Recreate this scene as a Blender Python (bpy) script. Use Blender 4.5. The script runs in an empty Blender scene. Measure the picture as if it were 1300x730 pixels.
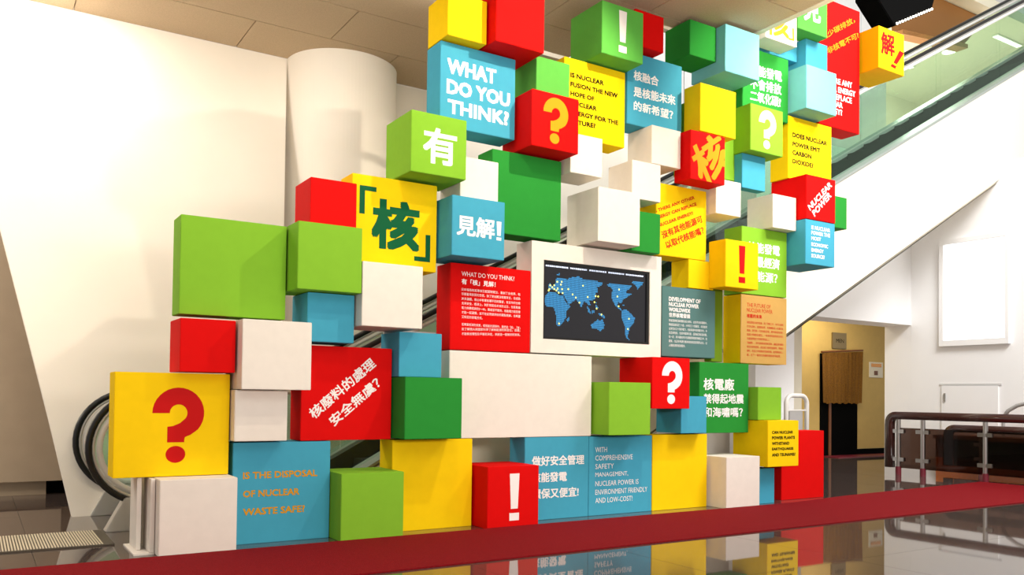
import bpy, bmesh, math, random
from mathutils import Vector, Matrix

random.seed(7)
SC = bpy.context.scene
COL = SC.collection

# ---------------------------------------------------------------- camera
cam_data = bpy.data.cameras.new('camera')
cam_data.lens = 29.777
cam_data.sensor_width = 36.0
cam_data.shift_y = 0.08786
cam_data.clip_start = 0.05
cam_data.clip_end = 200
cam = bpy.data.objects.new('camera', cam_data)
COL.objects.link(cam)
cam.matrix_world = Matrix(((0.844483, -0.022364, -0.535115, 0.0),
                           (-0.535439, -0.0121, -0.844487, 0.0),
                           (0.012411, 0.999677, -0.022193, 1.1),
                           (0, 0, 0, 1)))
SC.camera = cam

# ---------------------------------------------------------------- world
world = bpy.data.worlds.new('world')
SC.world = world
world.use_nodes = True
bg = world.node_tree.nodes['Background']
bg.inputs['Color'].default_value = (1.0, 0.95, 0.89, 1)
bg.inputs['Strength'].default_value = 0.62

# ---------------------------------------------------------------- exposure
SC.view_settings.view_transform = 'Standard'
SC.view_settings.look = 'None'
SC.view_settings.gamma = 1.0
SC.view_settings.use_curve_mapping = False
SC.view_settings.exposure = -0.06


# ---------------------------------------------------------------- lights
def aim(o, target):
    d = Vector(target) - o.location
    o.rotation_euler = d.to_track_quat('-Z', 'Y').to_euler()


def spot(name, loc, target, power, angle, color=(1.0, 0.88, 0.70), size=0.05, blend=0.6):
    l = bpy.data.lights.new(name, 'SPOT')
    l.energy = power
    l.color = color
    l.spot_size = math.radians(angle)
    l.spot_blend = blend
    l.shadow_soft_size = size
    o = bpy.data.objects.new(name, l)
    COL.objects.link(o)
    o.location = loc
    aim(o, target)
    return o


def area(name, loc, target, power, sx, sy, color=(1.0, 0.95, 0.88)):
    l = bpy.data.lights.new(name, 'AREA')
    l.shape = 'RECTANGLE'
    l.size = sx
    l.size_y = sy
    l.energy = power
    l.color = color
    o = bpy.data.objects.new(name, l)
    COL.objects.link(o)
    o.location = loc
    aim(o, target)
    return o


spot('ceiling_spot_light', (4.6, 4.3, 4.86), (3.7, 6.3, 2.7), 330, 100, size=0.03)
spot('ceiling_spot_light', (6.7, 4.2, 4.86), (7.0, 6.3, 4.0), 295, 78, size=0.04)
spot('ceiling_spot_light', (2.4, 3.8, 4.86), (2.4, 6.3, 2.0), 130, 95, size=0.06)
spot('atrium_spot_light', (9.6, 3.8, 6.6), (7.9, 6.3, 4.4), 240, 64, size=0.06)
area('added_wall_fill', (0.2, 5.6, 4.88), (0.2, 8.9, 2.0), 95, 4.0, 0.4, (1.0, 0.92, 0.80))  # unseen fill added to brighten the leaning wall and soften box shadows
area('added_column_fill', (3.4, 7.2, 4.88), (3.4, 9.2, 1.8), 16, 2.4, 0.3)  # extra fill put in for the column, not a known fitting
area('added_tan_wall_fill', (-0.6, 9.2, 4.88), (-0.2, 10.2, 1.2), 130, 3.0, 0.4)  # put in only to lift the tan wall, which came out too dark
area('added_low_tan_fill', (-2.2, 8.0, 2.6), (0.2, 10.2, 0.9), 45, 0.8, 0.8, (1.0, 0.92, 0.80))  # second added lamp, raising the tan wall from the side
area('added_right_wall_fill', (9.5, 1.5, 8.8), (13.5, 7.5, 2.0), 1150, 4.0, 3.0, (1.0, 0.98, 0.96))  # no known skylight; unseen lamp placed to lighten the right wall
area('added_lobby_fill', (3.0, 0.5, 4.85), (3.0, 6.5, 1.0), 70, 5.0, 2.0)  # broad fill light added out of view, for the box fronts
area('added_ceiling_fill', (2.6, -1.2, 1.9), (3.0, 6.4, 4.9), 250, 3.0, 0.6, (1.0, 0.92, 0.82))  # unseen lamp behind the camera, added to throw light onto the ceiling
area('alcove_ceiling_panel', (13.6, 9.9, 2.95), (14.0, 10.8, 0.6), 46, 1.6, 0.5, (1.0, 0.88, 0.66))
area('upper_gallery_panel', (16.5, 10.5, 8.5), (16.5, 11.5, 5.0), 260, 4.0, 1.5, (1.0, 0.96, 0.88))


# ---------------------------------------------------------------- materials
def lin(c):
    return tuple(x / 12.92 if x <= 0.04045 else ((x + 0.055) / 1.055) ** 2.4 for x in c)


MATS = {}


def mat(name, rgb, rough=0.5, metal=0.0, grain=0.0, grain_scale=200.0, bump=0.0, spec=0.5, ior=1.5,
        emit=None, emit_strength=0.0, trans=0.0, alpha=1.0, coat=0.0):
    m = bpy.data.materials.new(name)
    m.use_nodes = True
    nt = m.node_tree
    b = nt.nodes['Principled BSDF']
    c = lin(rgb) + (1,)
    b.inputs['Base Color'].default_value = c
    b.inputs['Roughness'].default_value = rough
    b.inputs['Metallic'].default_value = metal
    b.inputs['IOR'].default_value = ior
    b.inputs['Specular IOR Level'].default_value = spec
    b.inputs['Transmission Weight'].default_value = trans
    b.inputs['Coat Weight'].default_value = coat
    if emit:
        b.inputs['Emission Color'].default_value = lin(emit) + (1,)
        b.inputs['Emission Strength'].default_value = emit_strength
    if grain or bump:
        tc = nt.nodes.new('ShaderNodeTexCoord')
        n = nt.nodes.new('ShaderNodeTexNoise')
        n.inputs['Scale'].default_value = grain_scale
        n.inputs['Detail'].default_value = 3
        nt.links.new(tc.outputs['Object'], n.inputs['Vector'])
        if grain:
            r = nt.nodes.new('ShaderNodeValToRGB')
            r.color_ramp.elements[0].position = 0.3
            r.color_ramp.elements[1].position = 0.7
            r.color_ramp.elements[0].color = tuple(x * (1 - grain) for x in c[:3]) + (1,)
            r.color_ramp.elements[1].color = tuple(min(1, x * (1 + grain)) for x in c[:3]) + (1,)
            nt.links.new(n.outputs['Fac'], r.inputs['Fac'])
            nt.links.new(r.outputs['Color'], b.inputs['Base Color'])
        if bump:
            bp = nt.nodes.new('ShaderNodeBump')
            bp.inputs['Strength'].default_value = bump
            bp.inputs['Distance'].default_value = 0.003
            nt.links.new(n.outputs['Fac'], bp.inputs['Height'])
            nt.links.new(bp.outputs['Normal'], b.inputs['Normal'])
    MATS[name] = m
    return m


PAINT = dict(grain=0.02, grain_scale=14.0, rough=0.7, spec=0.07)
mat('yellow', (0.96, 0.80, 0.05), **PAINT)
mat('red', (0.84, 0.04, 0.035), **PAINT)
mat('green', (0.16, 0.54, 0.20), **PAINT)
mat('midgreen', (0.36, 0.68, 0.28), **PAINT)
mat('lightgreen', (0.50, 0.71, 0.19), **PAINT)
mat('blue', (0.27, 0.62, 0.73), **PAINT)
mat('blue_overlit', (0.47, 0.75, 0.79), **PAINT)  # the same blue with strong spotlight mixed into the paint
mat('white', (0.90, 0.87, 0.83), **PAINT)
mat('teal', (0.33, 0.47, 0.46), **PAINT)
mat('olive', (0.42, 0.52, 0.12), **PAINT)  # green with its shade darkened into the colour
mat('tan', (0.76, 0.60, 0.33), **PAINT)
mat('ink_white', (0.95, 0.93, 0.92), rough=0.6, spec=0.12)
mat('ink_gold', (0.82, 0.58, 0.07), rough=0.6, spec=0.12)
mat('ink_black', (0.05, 0.04, 0.02), rough=0.8, spec=0.1)
mat('ink_red', (0.76, 0.03, 0.03), rough=0.6, spec=0.12)
mat('ink_green', (0.01, 0.34, 0.20), rough=0.6, spec=0.12)
mat('ink_cream', (0.97, 0.94, 0.82), rough=0.6, spec=0.12)
mat('wall_white', (0.95, 0.92, 0.87), rough=0.8, grain=0.015, grain_scale=2.0, bump=0.05)
mat('wall_bright', (0.97, 0.97, 0.97), rough=0.7, grain=0.01, grain_scale=2.0)
mat('wall_cream', (0.93, 0.90, 0.82), rough=0.7, grain=0.01, grain_scale=2.0)
mat('wall_tan', (0.70, 0.62, 0.52), rough=0.7, grain=0.03, grain_scale=5.0)
mat('wall_ochre', (0.80, 0.68, 0.40), rough=0.75, grain=0.03, grain_scale=8.0)
mat('panel_grey', (0.80, 0.80, 0.80), rough=0.6, grain=0.01, grain_scale=3.0)
mat('ceiling_tile', (0.76, 0.67, 0.55), rough=0.95, grain=0.10, grain_scale=90.0, bump=0.5)
mat('ceiling_groove', (0.42, 0.30, 0.18), rough=0.9)
mat('carpet', (0.47, 0.055, 0.085), rough=1.0, grain=0.28, grain_scale=150.0, bump=1.0, spec=0.1)
mat('grout', (0.30, 0.27, 0.25), rough=0.5)
mat('black_rubber', (0.06, 0.055, 0.055), rough=0.32)
mat('black', (0.02, 0.02, 0.02), rough=0.9, spec=0.05)
mat('steel', (0.72, 0.71, 0.70), rough=0.28, metal=1.0)
mat('dark_steel', (0.30, 0.30, 0.29), rough=0.45, metal=0.7)
mat('satin_silver', (0.82, 0.81, 0.79), rough=0.35, metal=0.6)
mat('cladding', (0.95, 0.915, 0.83), rough=0.5, grain=0.01, grain_scale=1.0)
mat('rib_metal', (0.80, 0.75, 0.65), rough=0.5, metal=0.0)
mat('groove_metal', (0.30, 0.26, 0.20), rough=0.6)
mat('deck', (0.66, 0.69, 0.67), rough=0.35, metal=0.4)
mat('step', (0.22, 0.23, 0.22), rough=0.5, metal=0.5)
mat('rail_wood', (0.22, 0.10, 0.08), rough=0.22, coat=0.6)
mat('burgundy', (0.42, 0.10, 0.16), rough=0.4)
mat('orange', (1.0, 0.52, 0.05), rough=0.5)
mat('brown_panel', (0.45, 0.26, 0.12), rough=0.4, grain=0.1, grain_scale=6.0)
mat('bronze', (0.62, 0.42, 0.22), rough=0.35, metal=0.5)
mat('copper', (0.85, 0.60, 0.36), rough=0.25, metal=0.8)
mat('curtain', (0.56, 0.38, 0.12), rough=0.9, grain=0.35, grain_scale=60.0, bump=0.6)
mat('sign_bronze', (0.55, 0.48, 0.34), rough=0.35, metal=0.5)
mat('white_metal', (0.88, 0.87, 0.85), rough=0.4)
mat('plastic_grey', (0.66, 0.65, 0.64), rough=0.5)
mat('screen', (0.10, 0.10, 0.12), rough=0.16, emit=(0.16, 0.16, 0.19), emit_strength=0.15)
mat('screen_blue', (0.18, 0.52, 0.76), rough=0.3, emit=(0.22, 0.58, 0.82), emit_strength=0.55)
mat('screen_yellow', (0.9, 0.9, 0.4), rough=0.3, emit=(1.0, 1.0, 0.5), emit_strength=0.9)
mat('screen_white', (0.8, 0.85, 0.95), rough=0.3, emit=(0.85, 0.9, 1.0), emit_strength=0.6)
mat('lamp_glow', (1, 1, 0.95), emit=(1, 0.97, 0.9), emit_strength=4.0)
mat('window_glow', (1, 1, 1), emit=(1, 1, 1), emit_strength=1.3)


def glass_mat(name, rgb, tint):
    """thin sheet: transparent tint plus a mirror share by Fresnel"""
    m = bpy.data.materials.new(name)
    m.use_nodes = True
    nt = m.node_tree
    nt.nodes.clear()
    out = nt.nodes.new('ShaderNodeOutputMaterial')
    mix = nt.nodes.new('ShaderNodeMixShader')
    tr = nt.nodes.new('ShaderNodeBsdfTransparent')
    gl = nt.nodes.new('ShaderNodeBsdfGlossy')
    fr = nt.nodes.new('ShaderNodeFresnel')
    fr.inputs['IOR'].default_value = 1.45
    tr.inputs['Color'].default_value = lin(tint) + (1,)
    gl.inputs['Color'].default_value = lin(rgb) + (1,)
    gl.inputs['Roughness'].default_value = 0.03
    ge = nt.nodes.new('ShaderNodeNewGeometry')
    iv = nt.nodes.new('ShaderNodeMath')
    iv.operation = 'SUBTRACT'
    iv.inputs[0].default_value = 1.0
    mu = nt.nodes.new('ShaderNodeMath')
    mu.operation = 'MULTIPLY'
    nt.links.new(ge.outputs['Backfacing'], iv.inputs[1])
    nt.links.new(fr.outputs['Fac'], mu.inputs[0])
    nt.links.new(iv.outputs[0], mu.inputs[1])
    nt.links.new(mu.outputs[0], mix.inputs['Fac'])
    nt.links.new(tr.outputs['BSDF'], mix.inputs[1])
    nt.links.new(gl.outputs['BSDF'], mix.inputs[2])
    nt.links.new(mix.outputs['Shader'], out.inputs['Surface'])
    MATS[name] = m


glass_mat('green_glass', (0.9, 1.0, 0.94), (0.925, 0.965, 0.94))
glass_mat('smoked_glass', (0.8, 0.8, 0.8), (0.60, 0.52, 0.48))


def floor_mat():
    m = bpy.data.materials.new('polished_granite')
    m.use_nodes = True
    nt = m.node_tree
    b = nt.nodes['Principled BSDF']
    tc = nt.nodes.new('ShaderNodeTexCoord')
    n = nt.nodes.new('ShaderNodeTexNoise')
    n.inputs['Scale'].default_value = 160
    n.inputs['Detail'].default_value = 4
    r = nt.nodes.new('ShaderNodeValToRGB')
    r.color_ramp.elements[0].position = 0.35
    r.color_ramp.elements[1].position = 0.65
    r.color_ramp.elements[0].color = (0.045, 0.032, 0.028, 1)
    r.color_ramp.elements[1].color = (0.12, 0.088, 0.076, 1)
    nt.links.new(tc.outputs['Object'], n.inputs['Vector'])
    nt.links.new(n.outputs['Fac'], r.inputs['Fac'])
    nt.links.new(r.outputs['Color'], b.inputs['Base Color'])
    b.inputs['Roughness'].default_value = 0.03
    b.inputs['IOR'].default_value = 2.3
    MATS['polished_granite'] = m


floor_mat()


# ---------------------------------------------------------------- mesh helpers
def new_obj(name, bm, material, parent=None, smooth=False):
    me = bpy.data.meshes.new(name)
    bm.to_mesh(me)
    bm.free()
    for mm in (material if isinstance(material, (list, tuple)) else [material]):
        me.materials.append(MATS[mm])
    if smooth:
        for p in me.polygons:
            p.use_smooth = True
    o = bpy.data.objects.new(name, me)
    COL.objects.link(o)
    if parent is not None:
        o.parent = parent
        o.matrix_parent_inverse = parent.matrix_world.inverted()
    return o


def box_bm(x0, x1, y0, y1, z0, z1, bevel=0.0, bm=None):
    bm = bm or bmesh.new()
    vs = [bm.verts.new((x, y, z)) for x in (x0, x1) for y in (y0, y1) for z in (z0, z1)]
    fs = [(0, 1, 3, 2), (4, 6, 7, 5), (0, 4, 5, 1), (2, 3, 7, 6), (0, 2, 6, 4), (1, 5, 7, 3)]
    faces = [bm.faces.new([vs[i] for i in f]) for f in fs]
    if bevel:
        es = {e for f in faces for e in f.edges}
        bmesh.ops.bevel(bm, geom=list(es), offset=bevel, segments=2, affect='EDGES')
    return bm


def box(name, x0, x1, y0, y1, z0, z1, material, parent=None, bevel=0.0):
    return new_obj(name, box_bm(x0, x1, y0, y1, z0, z1, bevel), material, parent)


def prism(name, pts, axis, a, b, material, parent=None, bevel=0.0):
    """outline extruded along an axis; pts are (u, v) in the two other axes"""
    bm = bmesh.new()

    def P(u, v, w):
        return {'y': (u, w, v), 'z': (u, v, w), 'x': (w, u, v)}[axis]
    lo = [bm.verts.new(P(u, v, a)) for u, v in pts]
    hi = [bm.verts.new(P(u, v, b)) for u, v in pts]
    n = len(pts)
    bm.faces.new(lo)
    bm.faces.new(hi[::-1])
    for i in range(n):
        bm.faces.new((lo[i], hi[i], hi[(i + 1) % n], lo[(i + 1) % n]))
    bmesh.ops.recalc_face_normals(bm, faces=bm.faces)
    if bevel:
        bmesh.ops.bevel(bm, geom=list(bm.edges), offset=bevel, segments=2, affect='EDGES')
    return new_obj(name, bm, material, parent)


def cyl_bm(p0, p1, r0, r1=None, seg=20, bm=None):
    bm = bm or bmesh.new()
    r1 = r0 if r1 is None else r1
    p0, p1 = Vector(p0), Vector(p1)
    d = p1 - p0
    q = d.to_track_quat('Z', 'Y').to_matrix().to_4x4()
    bmesh.ops.create_cone(bm, cap_ends=True, segments=seg, radius1=r0, radius2=r1, depth=d.length,
                          matrix=Matrix.Translation((p0 + p1) / 2) @ q)
    return bm


def sweep(name, path, prof, material, parent=None, closed=False, side=Vector((0, 1, 0)), smooth=True):
    """sweep a profile (list of (side, up)) along a path lying in a plane whose normal is `side`"""
    bm = bmesh.new()
    rings = []
    n = len(path)
    path = [Vector(p) for p in path]
    for i in range(n):
        if closed:
            t = path[(i + 1) % n] - path[i - 1]
        else:
            t = path[min(i + 1, n - 1)] - path[max(i - 1, 0)]
        t.normalize()
        up = side.cross(t)
        rings.append([bm.verts.new(path[i] + side * a + up * b) for a, b in prof])
    m = len(prof)
    for i in range(n if closed else n - 1):
        A, B = rings[i], rings[(i + 1) % n]
        for j in range(m):
            bm.faces.new((A[j], A[(j + 1) % m], B[(j + 1) % m], B[j]))
    if not closed:
        bm.faces.new(rings[0])
        bm.faces.new(rings[-1][::-1])
    bmesh.ops.recalc_face_normals(bm, faces=bm.faces)
    o = new_obj(name, bm, material, parent)
    if smooth:
        for p in o.data.polygons:
            p.use_smooth = len(p.vertices) == 4
    return o


def circ(r, n=12, ry=None):
    ry = ry or r
    return [(r * math.cos(2 * math.pi * k / n), ry * math.sin(2 * math.pi * k / n)) for k in range(n)]


def empty(name, loc):
    o = bpy.data.objects.new(name, None)
    o.empty_display_size = 0.1
    COL.objects.link(o)
    o.location = loc
    bpy.context.view_layer.update()
    return o


def tag(o, label=None, cat=None, group=None, kind=None):
    if label:
        o['label'] = label
    if cat:
        o['category'] = cat
    if group:
        o['group'] = group
    if kind:
        o['kind'] = kind
    return o


def struct(o):
    o['kind'] = 'structure'
    return o


def stuff(o):
    o['kind'] = 'stuff'
    return o


# ================================================================ THE SETTING
CEIL = 4.92
# floor: a dark bed with polished granite tiles laid on it
fl = struct(box('floor', -3.0, 20.0, -2.0, 13.2, -0.10, -0.012, 'grout'))
TS = 1.2
for i in range(-2, 14):
    for j in range(0, 11):
        x0, y0 = i * TS + 0.35, j * TS + 0.1
        z = -0.0006 * random.random()
        new_obj('tile', box_bm(x0 + 0.0015, x0 + TS - 0.0015, y0 + 0.0015, y0 + TS - 0.0015, -0.012, z),
                'polished_granite', fl)

# ceiling with staggered mineral tiles, cut back over the stair well
ceil = struct(prism('ceiling', [(-3, 2.5), (6.78, 2.5), (6.78, 6.45), (5.6, 6.45), (5.6, 9.5), (-3, 9.5)], 'z',
                    CEIL + 0.03, CEIL + 0.16, 'ceiling_groove'))
row = 0
y = 9.5
while y > 3.2:
    off = 0.75 if row % 2 == 0 else -0.05
    x = off - 3.2
    while x < 6.78:
        xa, xb = max(x, -3) + 0.004, min(x + 1.6, 6.78) - 0.004
        ya, yb = y - 0.8 + 0.004, y - 0.004
        if ya > 6.45 - 0.4 and xb > 5.6:
            if ya >= 6.4:
                xb = min(xb, 5.6)
            else:
                yb = min(yb, 6.45) if xa > 5.6 else yb
        if xb - xa > 0.05 and not (xa > 5.6 and ya > 6.4):
            if yb > 6.45 and xb > 5.6:
                box('ceiling_tile', xa, 5.6, ya, yb, CEIL, CEIL + 0.03, 'ceiling_tile', ceil, 0.002)
                box('ceiling_tile', 5.605, xb, ya, 6.45, CEIL, CEIL + 0.03, 'ceiling_tile', ceil, 0.002)
            else:
                box('ceiling_tile', xa, xb, ya, yb, CEIL, CEIL + 0.03, 'ceiling_tile', ceil, 0.002)
        x += 1.6
    y -= 0.8
    row += 1
struct(box('trim_1', 6.782, 6.85, 2.5, 6.53, CEIL - 0.005, CEIL + 0.35, 'wall_cream'))
struct(box('trim_2', 5.60, 6.78, 6.455, 6.53, CEIL - 0.03, CEIL + 0.35, 'wall_cream'))

# leaning white wall and the vertical back wall beyond the column
def lean_y(z):
    return 8.3 + 1.2 * z / CEIL
bm = bmesh.new()
pts = [(0.74, 0.0), (0.56, 0.83), (0.16, 2.56), (-0.35, CEIL), (2.92, CEIL), (2.56, 0.0)]
f = [bm.verts.new((x, lean_y(z), z)) for x, z in pts]
b = [bm.verts.new((x, lean_y(z) + 0.12, z)) for x, z in pts]
bm.faces.new(f)
bm.faces.new(b[::-1])
for i in range(len(pts)):
    bm.faces.new((f[i], b[i], b[(i + 1) % len(pts)], f[(i + 1) % len(pts)]))
bmesh.ops.recalc_face_normals(bm, faces=bm.faces)
struct(new_obj('wall_back_left', bm, 'wall_white'))
wb = struct(box('wall_back', 2.2, 10.6, 9.5, 9.7, 0, CEIL, 'wall_white'))
# pale panels of the atrium wall above, each its own board
wu = struct(box('wall_atrium', 5.6, 14.2, 9.56, 9.7, CEIL + 0.002, 10.5, 'ceiling_groove'))
x = 5.62
while x < 14.1:
    for z0, z1 in ((CEIL + 0.01, 7.2), (7.21, 10.4)):
        box('wall_panel', x, min(x + 0.86, 14.2), 9.52, 9.559, z0, z1, 'panel_grey', wu, 0.003)
    x += 0.87
struct(new_obj('wall_column', cyl_bm((3.57, 9.47, 0), (3.57, 9.47, CEIL - 0.001), 0.643, seg=96), 'wall_white', smooth=False))
# tan wall seen past the leaning wall
struct(box('wall_left', -3.0, 2.9, 10.4, 10.6, 0.16, CEIL, 'wall_tan'))
struct(box('baseboard_left', -3.0, 2.9, 10.42, 10.5, 0.0, 0.155, 'black'))
struct(box('wall_left_front', -3.0, 0.80, 10.15, 10.39, 0.15, CEIL, 'wall_tan'))
struct(box('trim_3', -3.0, 0.66, 10.25, 10.39, 0.0, 0.149, 'wall_tan'))

# right: front wall with the alcove opening, side wall with window and hatch
AX = 13.7
struct(box('wall_front_right', 9.8, 10.66, 8.7, 9.2, 0, CEIL, 'wall_bright'))
struct(box('wall_lintel', 10.66, AX, 8.7, 9.2, 2.42, CEIL, 'wall_bright'))
struct(box('wall_alcove_side', 13.7, 13.9, 8.7, 9.2, 0, CEIL, 'wall_bright'))
struct(box('wall_alcove_back', 10.6, 17.5, 10.8, 11.0, 0.12, 3.0, 'wall_ochre'))
struct(box('wall_alcove_pillar', 11.0, 12.15, 9.75, 10.3, 0, 3.0, 'wall_cream'))
struct(box('ceiling_alcove', 9.8, 17.5, 9.21, 11.0, 3.0, 3.1, 'wall_bright'))
struct(box('baseboard_alcove', 10.6, 17.5, 10.78, 10.8, 0.0, 0.119, 'black'))
wr = struct(box('wall_right', AX, 13.9, 1.0, 8.699, 0, CEIL, 'wall_bright'))
# window in the side wall
wn = tag(empty('window_1', (AX, 7.6, 2.2)), kind='structure')
for a in ((7.02, 8.16, 3.72, 3.80), (7.02, 8.16, 2.02, 2.12), (8.08, 8.16, 2.12, 3.72), (7.02, 7.08, 2.12, 3.72)):
    box('window_frame', AX - 0.07, AX - 0.002, a[0], a[1], a[2], a[3], 'wall_bright', wn, 0.004)
box('window_pane', AX - 0.012, AX - 0.004, 7.08, 8.08, 2.12, 3.72, 'window_glow', wn)
# service hatch
hd = tag(empty('door_1', (AX, 7.6, 0.0)), kind='structure')
box('door_panel', AX - 0.025, AX - 0.002, 7.2, 8.14, 0.02, 1.36, 'wall_bright', hd, 0.004)
box('door_frame', AX - 0.012, AX - 0.002, 7.16, 8.18, 1.37, 1.40, 'panel_grey', hd)
box('door_handle', AX - 0.045, AX - 0.026, 8.06, 8.09, 1.10, 1.24, 'steel', hd, 0.003)

# upper gallery behind the moving stairs
struct(box('floor_upper', 9.8, 24, 8.7, 14.5, CEIL, 5.2, 'wall_bright'))
struct(box('wall_upper_back', 14.2, 24, 13.0, 13.2, 5.2, 10.5, 'wall_cream'))
struct(box('wall_upper_side', 14.0, 14.2, 9.71, 13.2, 5.2, 10.5, 'wall_cream'))
struct(box('ceiling_upper', 14.3, 24, 9.0, 13.2, 8.9, 9.1, 'wall_cream'))

# ================================================================ MOVING STAIRS
YN, YF = 7.35, 8.35
S = 0.54


def hr_z(x):
    return 6.04 + S * (x - 11.39)


def dk_z(x):
    return 5.62 + S * (x - 12.65)


def loop_path(y, r, dx=0.0):
    """balustrade outline from the newel bottom round the end and up the slope"""
    cx, cz = 1.20, 0.655
    p = []
    for k in range(0, 25):
        a = math.radians(-80 - 190 * k / 24)
        p.append((cx + r * math.cos(a), y, cz + r * math.sin(a)))
    top = cz + r
    xk = (top - 6.04) / S + 11.39
    p.append((1.6, y, top))
    p.append((xk - 0.35, y, top))
    p.append((xk, y, top + 0.06))
    p.append((xk + 0.35, y, hr_z(xk + 0.35) - (0.445 - r)))
    for k in range(1, 9):
        x = xk + 0.35 + (19.5 - xk) * k / 8
        p.append((x, y, hr_z(x) - (0.445 - r)))
    return p


esc = tag(empty('escalator', (1.2, YN, 0)), 'long escalator climbing behind the wall of coloured boxes, with black handrails', 'escalator')
for yy in (YN, YF):
    sweep('handrail', loop_path(yy, 0.445), [(-0.036, -0.022), (-0.036, 0.01), (-0.024, 0.024), (0.024, 0.024), (0.036, 0.01), (0.036, -0.022)],
          'black_rubber', esc)
    sweep('rail_guide', loop_path(yy, 0.41), [(-0.02, -0.012), (-0.02, 0.012), (0.02, 0.012), (0.02, -0.012)],
          'satin_silver', esc)
    sweep('inner_trim', loop_path(yy, 0.365), [(-0.014, -0.022), (-0.014, 0.022), (0.014, 0.022), (0.014, -0.022)],
          'white_metal', esc)
    # glass sheets between the joints
    edges = [1.55, 3.2, 5.0, 6.8, 8.6, 10.4, 12.2, 14.0, 15.8, 17.6, 19.4]

    def low(x):
        return max(0.28, dk_z(x))

    def top(x):
        return max(1.02, hr_z(x) - 0.085)
    for a, b2 in zip(edges[:-1], edges[1:]):
        xs = [a + 0.006, a + (b2 - a) * 0.33, a + (b2 - a) * 0.66, b2 - 0.006]
        prism('glass_panel', [(x, low(x)) for x in xs] + [(x, top(x)) for x in xs[::-1]], 'y', yy - 0.006, yy + 0.006,
              'green_glass', esc)
    # glass end inside the loop
    pts = [(1.20 + 0.36 * math.cos(math.radians(a)), 0.655 + 0.36 * math.sin(math.radians(a))) for a in range(90, 271, 12)]
    prism('glass_panel', [(1.545, 0.295), ] + [(1.545, 1.015)] + pts, 'y', yy - 0.006, yy + 0.006, 'green_glass', esc)
    # slanting steel foot under the newel
    prism('newel_foot', [(0.88, 0.0), (1.35, 0.0), (1.35, 0.26), (1.02, 0.26)], 'y', yy - 0.07, yy + 0.07, 'satin_silver', esc, 0.006)
    # deck strip on top of the side cladding
    xk = (0.26 - 5.62) / S + 12.65
    d = -0.16 if yy == YN else 0.16
    prism('deck_strip', [(1.352, 0.24), (xk, 0.24), (19.5, dk_z(19.5) - 0.02), (19.5, dk_z(19.5) + 0.03), (xk, 0.285), (1.352, 0.285)],
          'y', min(yy + d, yy - d * 0.55), max(yy + d, yy - d * 0.55), 'deck', esc)


def cl_z(x):
    return 3.43 + S * (x - 11.43)


xa = (0.24 - 5.62) / S + 12.65
xb = -3.43 / S + 11.43
prism('side_cladding', [(1.36, 0.0), (xb, 0.0), (19.5, cl_z(19.5)), (19.5, dk_z(19.5) - 0.025), (xa, 0.235), (1.36, 0.235)],
      'y', YN - 0.16, YN - 0.11, 'cladding', esc)
prism('side_cladding', [(1.36, 0.0), (xb, 0.0), (19.5, cl_z(19.5)), (19.5, dk_z(19.5) - 0.025), (xa, 0.235), (1.36, 0.235)],
      'y', YF + 0.11, YF + 0.16, 'cladding', esc)
prism('soffit', [(xb + 0.1, 0.0), (19.5, cl_z(19.5) - 0.06), (19.5, cl_z(19.5) + 0.02), (xb + 0.3, 0.08)], 'y', YN - 0.1, YF + 0.1,
      'cladding', esc)
for yy, d in ((YN, 1), (YF, -1)):
    prism('skirt', [(3.36, 0.0), (19.5, dk_z(19.5) - 0.6), (19.5, dk_z(19.5) - 0.03), (xa, 0.23), (1.4, 0.23), (1.4, 0.0)], 'y',
          min(yy + d * 0.09, yy + d * 0.11), max(yy + d * 0.09, yy + d * 0.11), 'dark_steel', esc)
x = 2.9
zs = 0.0
k = 0
while x < 15.5:
    zt = zs + 0.224 * (k + 1)
    zt = min(zt, dk_z(x + 0.4) - 0.2)
    if zt > 0.02:
        box('stair_step', x, x + 0.4, YN + 0.115, YF - 0.115, max(zt - 0.22, 0.0), zt, 'step', esc, 0.004)
    x += 0.4
    k += 1
box('landing_plate', 1.05, 2.85, YN + 0.12, YF - 0.12, 0.002, 0.02, 'dark_steel', esc)
lp = box('comb_plate', -1.6, 0.87, 6.66, 7.38, 0.001, 0.010, 'groove_metal')
tag(lp, 'ribbed steel plate let into the floor before the escalator', 'floor plate')
bm = bmesh.new()
xv = -1.58
while xv < 0.80:
    box_bm(xv, xv + 0.010, 6.675, 7.365, 0.0101, 0.014, bm=bm)
    xv += 0.0185
stuff(new_obj('ribs', bm, 'rib_metal', lp))

# ================================================================ CARPET
cp = prism('carpet', [(-3.0, 4.85), (11.66, 4.85), (11.66, 6.38), (8.4, 6.16), (7.4, 6.012), (1.0, 6.012), (-3.0, 5.98)], 'z', 0.001, 0.011, 'carpet')
tag(cp, 'long dark red carpet runner laid before the box wall', 'carpet')

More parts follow.
